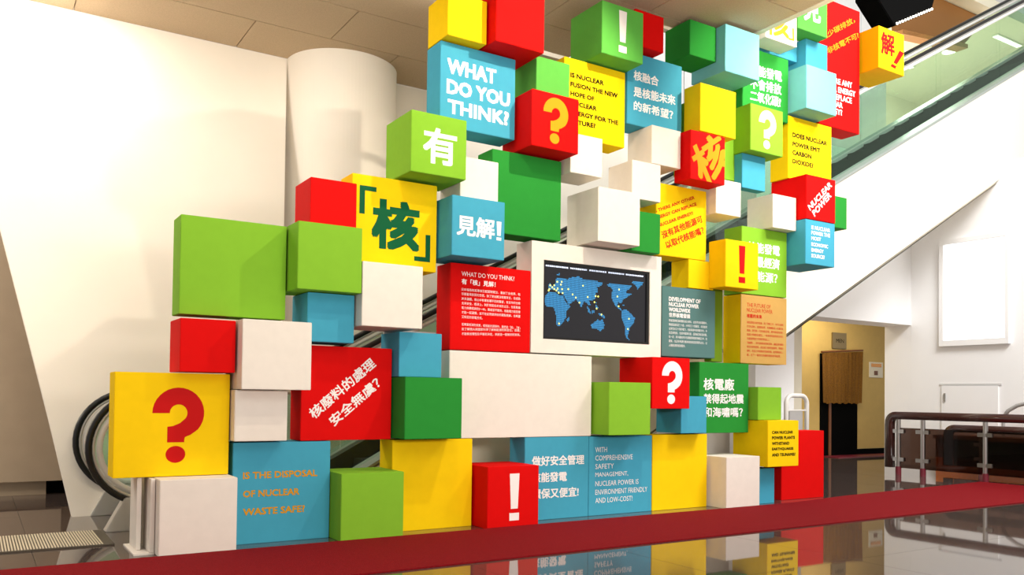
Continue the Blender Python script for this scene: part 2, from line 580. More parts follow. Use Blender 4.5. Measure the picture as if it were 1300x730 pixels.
# ================================================================ BOX WALL
BOXES = {  # key: (paint, x0, x1, y_front, y_back, z0, z1), metres
    1: ('yellow', 3.220, 3.595, 6.140, 6.500, 4.072, 4.442),
    2: ('red', 3.611, 4.103, 6.020, 6.500, 4.074, 4.566),
    3: ('blue', 3.215, 3.958, 6.250, 6.500, 3.349, 4.064),
    4: ('midgreen', 4.104, 4.468, 6.140, 6.500, 3.782, 4.100),
    5: ('red', 3.983, 4.484, 6.020, 6.500, 3.257, 3.748),
    6: ('midgreen', 4.733, 5.228, 6.020, 6.500, 4.229, 4.713),
    7: ('yellow', 4.485, 5.206, 6.250, 6.500, 3.490, 4.218),
    8: ('red', 5.229, 5.594, 6.140, 6.500, 4.459, 4.810),
    9: ('blue', 5.229, 5.943, 6.250, 6.500, 3.736, 4.441),
    10: ('green', 5.938, 6.308, 6.140, 6.500, 4.529, 4.886),
    11: ('blue_overlit', 6.311, 6.812, 6.020, 6.500, 4.407, 4.888),
    12: ('yellow', 5.971, 6.470, 6.020, 6.249, 3.738, 4.219),
    13: ('green', 6.813, 7.540, 6.250, 6.500, 4.157, 4.868),
    14: ('lightgreen', 6.684, 7.181, 6.020, 6.249, 3.669, 4.156),
    15: ('white', 6.903, 7.395, 6.020, 6.249, 4.893, 5.385),
    16: ('midgreen', 7.404, 7.901, 6.020, 6.249, 5.112, 5.604),
    17: ('blue', 7.693, 8.064, 6.140, 6.500, 4.758, 5.111),
    82: ('blue', 7.232, 7.682, 6.250, 6.500, 4.869, 5.250),
    18: ('blue_overlit', 7.555, 8.063, 6.020, 6.500, 4.273, 4.753),
    19: ('red', 8.068, 8.803, 6.250, 6.500, 4.257, 5.732),
    20: ('yellow', 8.831, 9.332, 6.020, 6.500, 4.996, 5.494),
    21: ('yellow', 7.541, 8.287, 6.250, 6.500, 3.553, 4.252),
    22: ('lightgreen', 6.068, 6.803, 6.250, 6.500, 3.393, 4.128),
    23: ('blue', 6.694, 7.049, 6.140, 6.249, 3.304, 3.668),
    24: ('white', 6.320, 6.682, 6.140, 6.500, 2.987, 3.347),
    25: ('white', 7.170, 7.548, 6.140, 6.500, 2.942, 3.308),
    26: ('red', 7.559, 8.054, 6.020, 6.500, 3.066, 3.552),
    27: ('green', 8.055, 8.422, 6.140, 6.500, 3.063, 3.426),
    28: ('blue', 7.549, 8.047, 6.020, 6.500, 2.574, 3.062),
    29: ('lightgreen', 6.816, 7.530, 6.250, 6.500, 2.218, 2.938),
    30: ('yellow', 6.333, 6.815, 6.020, 6.249, 2.228, 2.711),
    83: ('yellow', 6.051, 6.406, 6.250, 6.500, 2.216, 2.508),
    31: ('yellow', 5.609, 6.297, 6.250, 6.500, 2.509, 3.225),
    32: ('red', 5.844, 6.319, 6.020, 6.249, 3.245, 3.730),
    33: ('white', 5.450, 5.829, 6.140, 6.500, 3.359, 3.735),
    34: ('white', 5.209, 5.570, 6.140, 6.500, 2.992, 3.358),
    35: ('green', 5.209, 5.571, 6.140, 6.500, 2.492, 2.879),
    36: ('white', 4.713, 5.208, 6.020, 6.500, 2.512, 3.008),
    37: ('white', 4.485, 4.851, 6.140, 6.500, 3.125, 3.489),
    38: ('green', 3.730, 4.466, 6.250, 6.500, 2.514, 3.241),
    39: ('white', 3.359, 3.729, 6.140, 6.500, 2.727, 3.091),
    80: ('blue', 3.222, 3.724, 6.020, 6.500, 2.235, 2.726),
    40: ('lightgreen', 2.848, 3.348, 6.020, 6.500, 2.858, 3.348),
    41: ('yellow', 2.458, 3.204, 6.250, 6.500, 2.115, 2.837),
    42: ('red', 2.085, 2.455, 6.140, 6.500, 2.362, 2.726),
    43: ('white', 2.461, 2.971, 6.020, 6.500, 1.621, 2.114),
    44: ('lightgreen', 1.958, 2.457, 6.020, 6.500, 1.863, 2.361),
    45: ('lightgreen', 1.192, 1.948, 6.250, 6.500, 1.649, 2.352),
    46: ('blue', 2.078, 2.450, 6.140, 6.500, 1.490, 1.860),
    47: ('red', 1.183, 1.560, 6.140, 6.500, 1.241, 1.614),
    48: ('white', 1.574, 2.076, 6.020, 6.500, 1.125, 1.622),
    49: ('white', 1.561, 1.943, 6.140, 6.500, 0.753, 1.123),
    50: ('yellow', 0.792, 1.554, 6.250, 6.500, 0.513, 1.235),
    51: ('white', 1.052, 1.562, 6.020, 6.500, 0.000, 0.512),
    52: ('blue', 1.583, 2.318, 6.250, 6.500, 0.000, 0.740),
    53: ('red', 2.077, 2.820, 6.250, 6.500, 0.743, 1.470),
    54: ('blue', 2.829, 3.210, 6.140, 6.500, 1.244, 1.602),
    55: ('green', 2.829, 3.339, 6.020, 6.500, 0.753, 1.243),
    56: ('red', 3.339, 4.146, 6.250, 6.500, 1.484, 2.216),
    57: ('white', 4.151, 5.689, 6.250, 6.500, 1.490, 2.491),
    59: ('white', 3.340, 4.838, 6.250, 6.500, 0.740, 1.480),
    60: ('lightgreen', 4.858, 5.359, 6.020, 6.500, 0.755, 1.243),
    61: ('red', 5.372, 5.859, 6.020, 6.500, 0.999, 1.489),
    62: ('blue', 5.860, 6.211, 6.140, 6.500, 0.754, 1.124),
    63: ('teal', 5.699, 6.433, 6.250, 6.500, 1.514, 2.211),
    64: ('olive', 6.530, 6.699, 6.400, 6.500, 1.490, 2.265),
    65: ('yellow', 6.810, 7.530, 6.250, 6.500, 1.482, 2.212),
    66: ('green', 6.212, 6.937, 6.250, 6.500, 0.746, 1.476),
    67: ('lightgreen', 6.953, 7.323, 6.140, 6.500, 0.882, 1.232),
    68: ('yellow', 6.971, 7.456, 6.020, 6.500, 0.395, 0.881),
    69: ('red', 7.457, 8.176, 6.250, 6.500, 0.000, 0.755),
    70: ('blue', 6.856, 7.220, 6.140, 6.500, 0.000, 0.370),
    71: ('white', 6.366, 6.855, 6.020, 6.500, 0.000, 0.516),
    72: ('yellow', 5.590, 6.332, 6.250, 6.500, 0.000, 0.740),
    73: ('blue', 4.102, 4.812, 6.250, 6.500, 0.000, 0.739),
    84: ('blue', 4.812, 5.587, 6.250, 6.500, 0.000, 0.736),
    74: ('red', 3.588, 4.101, 6.020, 6.500, 0.000, 0.513),
    75: ('yellow', 2.834, 3.573, 6.250, 6.500, 0.000, 0.739),
    76: ('lightgreen', 2.320, 2.833, 6.020, 6.500, 0.000, 0.505),
}
TEXTS = [  # box key, words, x, z, width, height, turn, ink, weight
    (3, 'WHAT', 3.2796, 3.8001, 0.4803, 0.1304, 0.0, 'ink_white', 3, 0.0),
    (3, 'DO YOU', 3.2764, 3.6286, 0.6257, 0.1257, 0.0, 'ink_white', 3, 0.0),
    (3, 'THINK?', 3.2895, 3.4638, 0.6037, 0.1224, 0.0, 'ink_white', 3, 0.0),
    (40, '有', 2.954, 2.9477, 0.3035, 0.2899, 0.0, 'ink_white', 2, 0.0),
    (41, '#lb', 2.5196, 2.5236, 0.1425, 0.2248, 0.0, 'ink_green', 0, 0.0),
    (41, '核', 2.6243, 2.2629, 0.4222, 0.4028, 0.0, 'ink_green', 3, 0.0),
    (41, '#rb', 3.0005, 2.1953, 0.1449, 0.2234, 0.0, 'ink_green', 0, 0.0),
    (80, '見解', 3.2661, 2.4025, 0.3595, 0.1676, 0.0, 'ink_white', 2, 0.0),
    (80, '#!', 3.644, 2.3991, 0.0463, 0.158, 0.0, 'ink_white', 0, 0.0),
    (5, '#?', 4.1026, 3.308, 0.2653, 0.4049, 0.0, 'ink_gold', 0, 0.0),
    (6, '#!', 4.9325, 4.2829, 0.0939, 0.388, 0.0, 'ink_white', 0, 0.0),
    (7, 'IS NUCLEAR', 4.5547, 4.0383, 0.3873, 0.0458, 0.0, 'ink_black', 1, 0.0),
    (7, 'FUSION THE NEW', 4.5558, 3.9532, 0.5562, 0.0451, 0.0, 'ink_black', 1, 0.0),
    (7, 'HOPE OF', 4.557, 3.8689, 0.2756, 0.0429, 0.0, 'ink_black', 1, 0.0),
    (7, 'NUCLEAR', 4.5582, 3.7809, 0.3016, 0.0436, 0.0, 'ink_black', 1, 0.0),
    (7, 'ENERGY FOR THE', 4.5593, 3.6945, 0.5626, 0.0443, 0.0, 'ink_black', 1, 0.0),
    (7, 'FUTURE?', 4.5605, 3.6066, 0.2904, 0.045, 0.0355, 'ink_black', 1, 0.0),
    (9, '核融合', 5.31, 4.173, 0.319, 0.0957, 0.0, 'ink_white', 1, 0.0),
    (9, '是核能未來', 5.3119, 4.0123, 0.5433, 0.0995, 0.0304, 'ink_white', 1, 0.0),
    (9, '的新希望？', 5.3135, 3.8784, 0.5113, 0.0941, 0.0, 'ink_white', 1, 0.0),
    (13, '核能發電', 6.9303, 4.5763, 0.5017, 0.1179, 0.0411, 'ink_white', 1, 0.0),
    (13, '不會排放', 6.9316, 4.4279, 0.4952, 0.1187, 0.0442, 'ink_white', 1, 0.0),
    (13, '二氧化碳?', 6.9328, 4.2948, 0.4859, 0.1144, 0.0317, 'ink_white', 1, 0.0),
    (14, '#?', 6.8089, 3.7151, 0.264, 0.4076, 0.0, 'ink_cream', 0, 0.0),
    (15, '核', 6.9026, 4.9237, 0.3704, 0.2815, 0.0803, 'ink_gold', 2, 0.0),
    (15, '#rb', 7.2593, 4.9462, 0.0963, 0.1355, 0.0687, 'ink_gold', 0, 0.0),
    (16, '見', 7.5098, 5.2259, 0.2837, 0.3012, 0.0708, 'ink_white', 2, 0.0),
    (19, '減少碳排放，', 8.1155, 5.2172, 0.7041, 0.0738, 0.5439, 'ink_gold', 1, 0.0),
    (19, '非核電不可?', 8.2228, 5.0868, 0.6588, 0.074, 0.5229, 'ink_gold', 1, 0.0),
    (19, 'IS THERE ANY', 8.0934, 4.7636, 0.5669, 0.0699, 0.0303, 'ink_white', 1, 0.0),
    (19, 'OTHER ENERGY', 8.0941, 4.6665, 0.6291, 0.0698, 0.0348, 'ink_white', 1, 0.0),
    (19, 'CAN REPLACE', 8.0947, 4.5795, 0.5594, 0.0689, 0.0311, 'ink_white', 1, 0.0),
    (19, 'NUCLEAR', 8.0952, 4.4943, 0.3898, 0.0671, 0.0353, 'ink_white', 1, 0.0),
    (19, 'ENERGY?', 8.0958, 4.4082, 0.3825, 0.0679, 0.0348, 'ink_white', 1, 0.0),
    (20, '解', 8.881, 5.1736, 0.2636, 0.262, 0.0321, 'ink_red', 2, 0.0),
    (20, '#!', 9.0599, 5.0595, 0.0937, 0.2509, -0.1342, 'ink_red', 0, 0.58),
    (21, 'DOES NUCLEAR', 7.6116, 4.0195, 0.5914, 0.0537, 0.0, 'ink_black', 1, 0.0),
    (21, 'POWER EMIT', 7.6123, 3.9192, 0.4743, 0.0528, 0.0, 'ink_black', 1, 0.0),
    (21, 'CARBON', 7.613, 3.8242, 0.3192, 0.0528, 0.0, 'ink_black', 1, 0.0),
    (21, 'DIOXIDE?', 7.6138, 3.7265, 0.3532, 0.0536, 0.0, 'ink_black', 1, 0.0),
    (26, 'NUCLEAR', 7.6273, 3.1551, 0.4894, 0.0706, 0.7174, 'ink_white', 2, 0.0),
    (26, 'POWER', 7.7011, 3.098, 0.3888, 0.0732, 0.7437, 'ink_white', 2, 0.0),
    (28, 'IS NUCLEAR', 7.6457, 2.9577, 0.3157, 0.043, 0.0, 'ink_white', 1, 0.0),
    (28, 'POWER THE', 7.6461, 2.9009, 0.3156, 0.0421, 0.0, 'ink_white', 1, 0.0),
    (28, 'MOST', 7.6465, 2.8416, 0.1624, 0.0404, 0.0, 'ink_white', 1, 0.0),
    (28, 'ECONOMIC', 7.6469, 2.7754, 0.2817, 0.0404, 0.0, 'ink_white', 1, 0.0),
    (28, 'ENERGY', 7.6474, 2.7136, 0.205, 0.0404, 0.0, 'ink_white', 1, 0.0),
    (28, 'SOURCE?', 7.6478, 2.6509, 0.2224, 0.0412, 0.0, 'ink_white', 1, 0.0),
    (29, '核能發電', 6.9098, 2.6691, 0.5038, 0.1135, 0.0, 'ink_white', 1, 0.0),
    (29, '是最經濟', 6.9112, 2.5179, 0.4986, 0.1176, 0.0, 'ink_white', 1, 0.0),
    (29, '的能源？', 6.9126, 2.3626, 0.4654, 0.1133, 0.0, 'ink_white', 1, 0.0),
    (30, '#!', 6.5251, 2.2825, 0.0941, 0.38, 0.0, 'ink_red', 0, 0.0),
    (31, 'IS THERE ANY OTHER', 5.5919, 2.9137, 0.579, 0.0335, 0.3766, 'ink_red', 1, 0.0),
    (31, 'ENERGY CAN REPLACE', 5.6132, 2.8495, 0.5861, 0.0336, 0.3754, 'ink_red', 1, 0.0),
    (31, 'NUCLEAR ENERGY?', 5.65, 2.7816, 0.4985, 0.0337, 0.3775, 'ink_red', 1, 0.0),
    (31, '沒有其他能源可', 5.704, 2.6715, 0.5939, 0.0749, 0.4052, 'ink_red', 1, 0.0),
    (31, '以取代核能嗎？', 5.7572, 2.5771, 0.5583, 0.0774, 0.3916, 'ink_red', 1, 0.0),
    (32, '核', 6.0207, 3.1739, 0.489, 0.4081, 0.5952, 'ink_gold', 2, 0.04),
    (50, '#?', 1.0339, 0.6071, 0.3438, 0.5249, 0.0, 'ink_red', 0, 0.0),
    (52, 'IS THE DISPOSAL', 1.6575, 0.4735, 0.5581, 0.0508, 0.0, 'ink_gold', 2, 0.0),
    (52, 'OF NUCLEAR', 1.6601, 0.3394, 0.4177, 0.0508, 0.0, 'ink_gold', 2, 0.0),
    (52, 'WASTE SAFE?', 1.6626, 0.2081, 0.4595, 0.0519, 0.0, 'ink_gold', 2, 0.0),
    (53, '核廢料的處理', 2.1868, 0.9016, 0.6585, 0.0927, 0.7028, 'ink_white', 1, 0.0),
    (53, '安全無虞？', 2.3457, 0.8457, 0.51, 0.0909, 0.7, 'ink_white', 1, 0.0),
    (56, 'WHAT DO YOU THINK?', 3.4439, 2.1101, 0.5271, 0.0386, 0.0, 'ink_white', 0, 0.0),
    (56, '有「核」見解！', 3.445, 2.0396, 0.334, 0.0479, 0.0, 'ink_white', 1, 0.0),
    (56, '日本福島核能事故引起國際關注，重創了全世界、包', 3.4458, 1.9848, 0.5895, 0.0239, 0.0, 'ink_white', 0, 0.0),
    (56, '引發臺灣民眾的恐慌，除了更加關注核電安全，也成為', 3.4464, 1.9465, 0.5894, 0.0239, 0.0, 'ink_white', 0, 0.0),
    (56, '許多議題，但心中有著各種不同的聲音，有支持的也有', 3.4471, 1.9064, 0.5894, 0.0239, 0.0, 'ink_white', 0, 0.0),
    (56, '支持安全、經濟上，對於核能在未來的占比，也是看最', 3.4477, 1.8682, 0.5894, 0.0239, 0.0, 'ink_white', 0, 0.0),
    (56, '電力供應短缺的3～4%，兩者並不衝突，核能電力是否應', 3.4483, 1.8299, 0.5893, 0.0239, 0.0, 'ink_white', 0, 0.0),
    (56, '才能一起選擇，並不在此限提供你的觀點見解，也希望', 3.4489, 1.7917, 0.5893, 0.0239, 0.0, 'ink_white', 0, 0.0),
    (56, '又核定的發電方式。', 3.4495, 1.7534, 0.2038, 0.0239, 0.0, 'ink_white', 0, 0.0),
    (56, '從專業經濟的探索，從核能的源頭中，我們從「核」「有」', 3.4505, 1.6897, 0.5892, 0.0239, 0.0, 'ink_white', 0, 0.0),
    (56, '從了解個人與國家科學了解核能源的新定位，認識，', 3.4511, 1.6497, 0.5892, 0.0239, 0.0318, 'ink_white', 0, 0.0),
    (56, '才能做出理性及平衡的決定，共創造一個美好的未來。', 3.4517, 1.6097, 0.5892, 0.0239, 0.0337, 'ink_white', 0, 0.0),
    (63, 'DEVELOPMENT OF', 5.789, 2.0662, 0.4327, 0.0422, 0.0, 'ink_white', 1, 0.0),
    (63, 'NUCLEAR POWER', 5.7896, 2.0138, 0.4073, 0.0414, 0.0, 'ink_white', 1, 0.0),
    (63, 'WORLDWIDE', 5.7902, 1.9614, 0.2891, 0.0407, 0.0, 'ink_white', 1, 0.0),
    (63, '世界核電發展', 5.7908, 1.9051, 0.289, 0.0453, 0.0, 'ink_white', 1, 0.0),
    (63, '根據國際能源總署的統計資料，全世界目前運轉中，', 5.7913, 1.8592, 0.5249, 0.0266, 0.0, 'ink_white', 0, 0.0),
    (63, '機組超過四百三十座，分布在三十個國家，共同提供', 5.7918, 1.8187, 0.5248, 0.0266, 0.0, 'ink_white', 0, 0.0),
    (63, '全球百分之十四的電力，目前興建中與規劃中的，多', 5.7922, 1.7783, 0.5248, 0.0266, 0.0, 'ink_white', 0, 0.0),
    (63, '在亞洲地區，包括中國與印度，因為經濟成長所需，', 5.7927, 1.7379, 0.5247, 0.0266, 0.0, 'ink_white', 0, 0.0),
    (63, '在一定，其中還有許多在規劃與興建的機組之中，在', 5.7931, 1.6974, 0.5247, 0.0266, 0.0, 'ink_white', 0, 0.0),
    (63, '國家，也正在考慮引進與增加核能發電的占比，以', 5.7936, 1.6551, 0.5247, 0.0266, 0.0, 'ink_white', 0, 0.0),
    (63, '人類能源與經濟需求。', 5.7941, 1.6127, 0.2219, 0.0265, 0.0, 'ink_white', 0, 0.0),
    (65, 'THE FUTURE OF', 6.9006, 2.0831, 0.3683, 0.041, 0.0, 'ink_red', 0, 0.0),
    (65, 'NUCLEAR POWER', 6.9011, 2.0295, 0.3997, 0.041, 0.0, 'ink_red', 0, 0.0),
    (65, '核能的未來', 6.9017, 1.9667, 0.2313, 0.0419, 0.0, 'ink_red', 1, 0.0),
    (65, '核能發電未來的發展，除了發電之外，也可以運用', 6.9022, 1.9048, 0.5725, 0.0259, 0.0, 'ink_red', 0, 0.0),
    (65, '於淡化海水、氫能製造等，各國積極投入先進的反', 6.9026, 1.8621, 0.5724, 0.0259, 0.0, 'ink_red', 0, 0.0),
    (65, '應器，研究新一代的核能發電，提升使用的效率，', 6.903, 1.8194, 0.5724, 0.0259, 0.0, 'ink_red', 0, 0.0),
    (65, '並減少核廢料的產生，一般來說核能使用在未來，', 6.9034, 1.7759, 0.5724, 0.0259, 0.0, 'ink_red', 0, 0.0),
    (65, '也能使用於不同的用途上。', 6.9038, 1.7332, 0.353, 0.0259, 0.0, 'ink_red', 0, 0.0),
    (65, '「再處理」，將可使用的核燃料回收，讓能源的循環', 6.9042, 1.6881, 0.5723, 0.0259, 0.0, 'ink_red', 0, 0.0),
    (65, '再生利用率提高，並且減少放射性廢棄物，使得核', 6.9046, 1.6454, 0.5722, 0.0259, 0.0, 'ink_red', 0, 0.0),
    (65, '廢料，在這之中有更新的技術發展，能夠讓地球上，', 6.9049, 1.6028, 0.5722, 0.0259, 0.0, 'ink_red', 0, 0.0),
    (65, '能，在下一個世代持續的提供潔淨能源。', 6.9053, 1.5593, 0.5299, 0.0259, 0.0, 'ink_red', 0, 0.0),
    (66, '核電廠', 6.2729, 1.1876, 0.4437, 0.1253, 0.0, 'ink_white', 1, 0.0),
    (66, '禁得起地震', 6.2743, 1.0495, 0.5866, 0.1028, 0.0, 'ink_white', 1, 0.0),
    (66, '和海嘯嗎？', 6.2758, 0.9107, 0.5722, 0.1019, 0.0, 'ink_white', 1, 0.0),
    (68, 'CAN NUCLEAR', 7.0352, 0.7408, 0.3254, 0.032, 0.0, 'ink_black', 1, 0.0),
    (68, 'POWER PLANTS', 7.0357, 0.6825, 0.3568, 0.0328, 0.0, 'ink_black', 1, 0.0),
    (68, 'WITHSTAND', 7.0362, 0.6233, 0.269, 0.0328, 0.0, 'ink_black', 1, 0.0),
    (68, 'EARTHQUAKES', 7.0366, 0.5642, 0.3341, 0.0328, 0.0, 'ink_black', 1, 0.0),
    (68, 'AND TSUNAMIS?', 7.0371, 0.5043, 0.3656, 0.0328, 0.0, 'ink_black', 1, 0.0),
    (61, '#?', 5.4969, 1.0444, 0.2622, 0.4098, 0.0, 'ink_white', 0, 0.0),
    (74, '#!', 3.8051, 0.0566, 0.0958, 0.3934, 0.0, 'ink_white', 0, 0.0),
    (73, '做好安全管理', 4.1794, 0.4815, 0.5797, 0.0899, 0.0, 'ink_white', 1, 0.0),
    (73, '核能發電', 4.1815, 0.3353, 0.3824, 0.0884, 0.0, 'ink_white', 1, 0.0),
    (73, '環保又便宜!', 4.1836, 0.1898, 0.5144, 0.0891, 0.0, 'ink_white', 1, 0.0),
    (84, 'WITH', 4.888, 0.5871, 0.1383, 0.0476, 0.0, 'ink_white', 0, 0.0),
    (84, 'COMPREHENSIVE', 4.889, 0.5102, 0.4522, 0.0483, 0.0, 'ink_white', 0, 0.0),
    (84, 'SAFETY', 4.89, 0.4319, 0.2207, 0.0468, 0.0, 'ink_white', 0, 0.0),
    (84, 'MANAGEMENT,', 4.8911, 0.3529, 0.3943, 0.0468, 0.0, 'ink_white', 0, 0.0),
    (84, 'NUCLEAR POWER IS', 4.8921, 0.2717, 0.5251, 0.0475, 0.0, 'ink_white', 0, 0.0),
    (84, 'ENVIRONMENT FRIENDLY', 4.8931, 0.1921, 0.636, 0.0482, 0.0, 'ink_white', 0, 0.0),
    (84, 'AND LOW-COST!', 4.8941, 0.1146, 0.447, 0.0482, 0.0, 'ink_white', 0, 0.0),
]
LABELS = {
    1: 'plain yellow cube at the wall top, above the blue WHAT DO YOU THINK? box',
    2: 'plain red cube at the wall top, touching the plain yellow cube',
    3: 'large blue box reading WHAT DO YOU THINK? in bold white',
    4: 'small light green cube right behind the red cube with gold question mark',
    5: 'red cube with a big gold question mark',
    6: 'green cube near the ceiling with a white exclamation mark',
    7: 'large yellow box with black English question on nuclear fusion',
    8: 'plain red cube peeking out behind the green exclamation mark cube',
    9: 'large blue box with white Chinese question 核融合是核能未來的新希望',
    10: 'plain dark green cube hanging high beside the overlit-painted blue cube under the ceiling edge',
    11: 'plain blue cube painted pale as if overlit, touching the ceiling edge, over a plain yellow cube',
    12: 'plain yellow cube beneath the blue cube and above the red 核 cube',
    13: 'tall green box with white Chinese words 不會排放二氧化碳',
    14: 'light green cube with a cream question mark',
    15: 'white cube partly behind the ceiling edge with gold 核 and bracket',
    16: 'green cube high up with a white 見 character',
    17: 'small plain blue cube directly under the green 見 cube',
    82: 'blue box deep in shadow behind the green 見 cube',
    18: 'plain blue cube with strong light painted in, in front of the tall red panel box',
    19: 'tall red box with gold Chinese lines and white English question',
    20: 'yellow cube with red 解 and exclamation mark, beside the escalator glass',
    21: 'large yellow box asking DOES NUCLEAR POWER EMIT CARBON DIOXIDE?',
    22: 'plain lime green box behind the red 核 cube and green question mark cube',
    23: 'small plain blue cube below the green question mark cube',
    24: 'plain white cube beneath the red 核 cube',
    25: 'plain white cube below and beside the red NUCLEAR POWER cube',
    26: 'red cube with slanted white words NUCLEAR POWER',
    27: 'small green cube sticking out behind the red NUCLEAR POWER cube',
    28: 'blue cube asking about the most economic energy source',
    29: 'large green box with white Chinese words 經濟 and 能源',
    30: 'yellow cube with a red exclamation mark',
    83: 'plain yellow box just behind the yellow exclamation mark cube',
    31: 'large yellow box with slanted red English and Chinese question',
    32: 'red cube with a large tilted gold 核 character',
    33: 'plain white cube below the blue fusion box, touching the red 核 cube',
    34: 'brightly lit plain white cube under another white cube, above the small green one',
    35: 'small dark green cube beside the biggest white cube and slanted red text',
    36: 'biggest plain white cube, hanging over the television box',
    37: 'small plain white cube between the red gold-question cube and the yellow fusion box',
    38: 'large plain dark green box below the red gold-question cube',
    39: 'small white cube between the lime 有 cube and the large dark green box',
    80: 'blue cube reading 見解 with a white exclamation mark',
    40: 'lime green cube with a white 有 character',
    41: 'large yellow box with dark green 核 in corner brackets',
    42: 'plain red cube touching the yellow box with bracketed 核',
    43: 'plain white cube below the yellow box with bracketed 核',
    44: 'plain light green cube in front of the largest light green box',
    45: 'largest plain light green box at the outer edge of the wall',
    46: 'plain blue cube under the light green cube',
    47: 'plain red cube above the yellow box with red question mark',
    48: 'plain white cube beside the plain red cube, above a smaller white one',
    49: 'small white cube between the yellow question box and red Chinese box',
    50: 'large yellow box with a big red question mark',
    51: 'white cube on the floor under the yellow question mark box',
    52: 'blue floor box asking IS THE DISPOSAL OF NUCLEAR WASTE SAFE? in gold',
    53: 'large red box with slanted white Chinese question on nuclear waste',
    54: 'plain blue cube above the dark green cube near the red text boxes',
    55: 'plain dark green cube above the tall yellow floor box',
    56: 'large red box with a white Chinese text panel headed WHAT DO YOU THINK?',
    57: 'wide white box framing the television',
    59: 'long plain white box under the television and the red text panel',
    60: 'plain light green cube at the end of the long white box',
    61: 'red cube with a white question mark',
    62: 'small plain blue cube under the red cube with white question mark',
    63: 'grey teal text box headed DEVELOPMENT OF NUCLEAR POWER WORLDWIDE',
    64: 'narrow green box painted olive for shade, between the grey teal and tan text boxes',
    65: 'yellow box with a tan front headed THE FUTURE OF NUCLEAR POWER',
    66: 'dark green box with white Chinese question on earthquakes and tsunami',
    67: 'small light green cube above the yellow CAN NUCLEAR POWER PLANTS cube',
    68: 'yellow cube with black words CAN NUCLEAR POWER PLANTS WITHSTAND EARTHQUAKES',
    69: 'plain red box standing on the floor at the end of the wall, by the alcove',
    70: 'small blue cube on the floor between the white cube and end red box',
    71: 'white floor cube beside the plain yellow floor box',
    72: 'plain yellow floor box beside the blue box with English safety text',
    73: 'blue floor box with white Chinese words 做好安全管理',
    84: 'blue floor box reading WITH COMPREHENSIVE SAFETY MANAGEMENT in white',
    74: 'red floor cube with a white exclamation mark',
    75: 'plain yellow floor box under the dark green cube',
    76: 'plain light green cube standing on the floor before the yellow box',
}

GAP = 0.0015


def shell(key, name='display_box'):
    paint, x0, x1, y0, y1, z0, z1 = BOXES[key]
    return box(name, x0 + GAP, x1 - GAP, y0, y1, z0 + (0 if z0 == 0 else GAP), z1 - GAP, paint, None, 0.0035)


OBJ = {}
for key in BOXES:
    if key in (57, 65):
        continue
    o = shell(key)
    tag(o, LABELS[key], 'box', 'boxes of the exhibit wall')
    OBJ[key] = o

# white box framing the television: a ring of four boards round a back
paint, x0, x1, y0, y1, z0, z1 = BOXES[57]
TX0, TX1, TZ0, TZ1 = 4.284, 5.542, 1.619, 2.329
x0 += GAP; x1 -= GAP; z0 += GAP; z1 -= GAP
bm = bmesh.new()
box_bm(x0, x1, y0 + 0.08, y1, z0, z1, bm=bm)
box_bm(x0, TX0, y0, y0 + 0.08, z0, z1, bm=bm)
box_bm(TX1, x1, y0, y0 + 0.08, z0, z1, bm=bm)
box_bm(TX0, TX1, y0, y0 + 0.08, z0, TZ0, bm=bm)
box_bm(TX0, TX1, y0, y0 + 0.08, TZ1, z1, bm=bm)
OBJ[57] = tag(new_obj('display_box', bm, 'white'), LABELS[57], 'box', 'boxes of the exhibit wall')
# box with a tan front board and yellow sides
paint, x0, x1, y0, y1, z0, z1 = BOXES[65]
OBJ[65] = tag(box('display_box', x0 + GAP, x1 - GAP, y0 + 0.006, y1, z0 + GAP, z1 - GAP, 'yellow', None, 0.003), LABELS[65], 'box',
              'boxes of the exhibit wall')
tag(box('front_board', x0 + GAP, x1 - GAP, y0, y0 + 0.0055, z0 + GAP, z1 - GAP, 'tan', OBJ[65]), 'tan front board')

# ---------------------------------------------------------------- lettering
def arc(cx, cz, r, a0, a1, n, sq=1.0):
    return [(cx + r * math.cos(math.radians(a0 + (a1 - a0) * k / n)), cz + sq * r * math.sin(math.radians(a0 + (a1 - a0) * k / n)))
            for k in range(n + 1)]


def glyph_polys(ch):
    """heavy question and exclamation marks and corner brackets in a unit box"""
    if ch == '#!':
        return [[(0.0, 1.0), (1.0, 1.0), (0.86, 0.25), (0.14, 0.25)], [(0.0, 0.16), (1.0, 0.16), (1.0, 0.0), (0.0, 0.0)]]
    if ch == '#lb':
        return [[(0, 0), (0, 1), (1, 1), (1, 0.83), (0.32, 0.83), (0.32, 0)]]
    if ch == '#rb':
        return [[(0, 0), (1, 0), (1, 1), (0.70, 1), (0.70, 0.17), (0, 0.17)]]
    # question mark: strips along a thick arc flowing into the stem, a dot below
    asp = 1.47                       # height of the unit box over its width
    cx, cz = 0.5, asp - 0.5
    outer, inner = [], []
    for p in range(180, -41, -11):
        P = math.radians(p)
        outer.append((cx + 0.5 * math.cos(P), cz + 0.5 * math.sin(P)))
        inner.append((cx + 0.17 * math.cos(P), cz + 0.17 * math.sin(P)))
    for q, (o2, i2) in enumerate((((0.74, 0.545), (0.53, 0.775)), ((0.63, 0.50), (0.40, 0.72)), ((0.62, 0.46), (0.29, 0.705)))):
        outer.append(o2)
        inner.append(i2)
    outer.append((0.62, 0.40))
    inner.append((0.29, 0.40))
    polys = [[outer[k], outer[k + 1], inner[k + 1], inner[k]] for k in range(len(outer) - 1)]
    polys.append([(0.455 + 0.19 * math.cos(t * math.pi / 12), 0.165 + 0.165 * math.sin(t * math.pi / 12)) for t in range(24)])
    return [[(x, z / asp) for x, z in p] for p in polys]


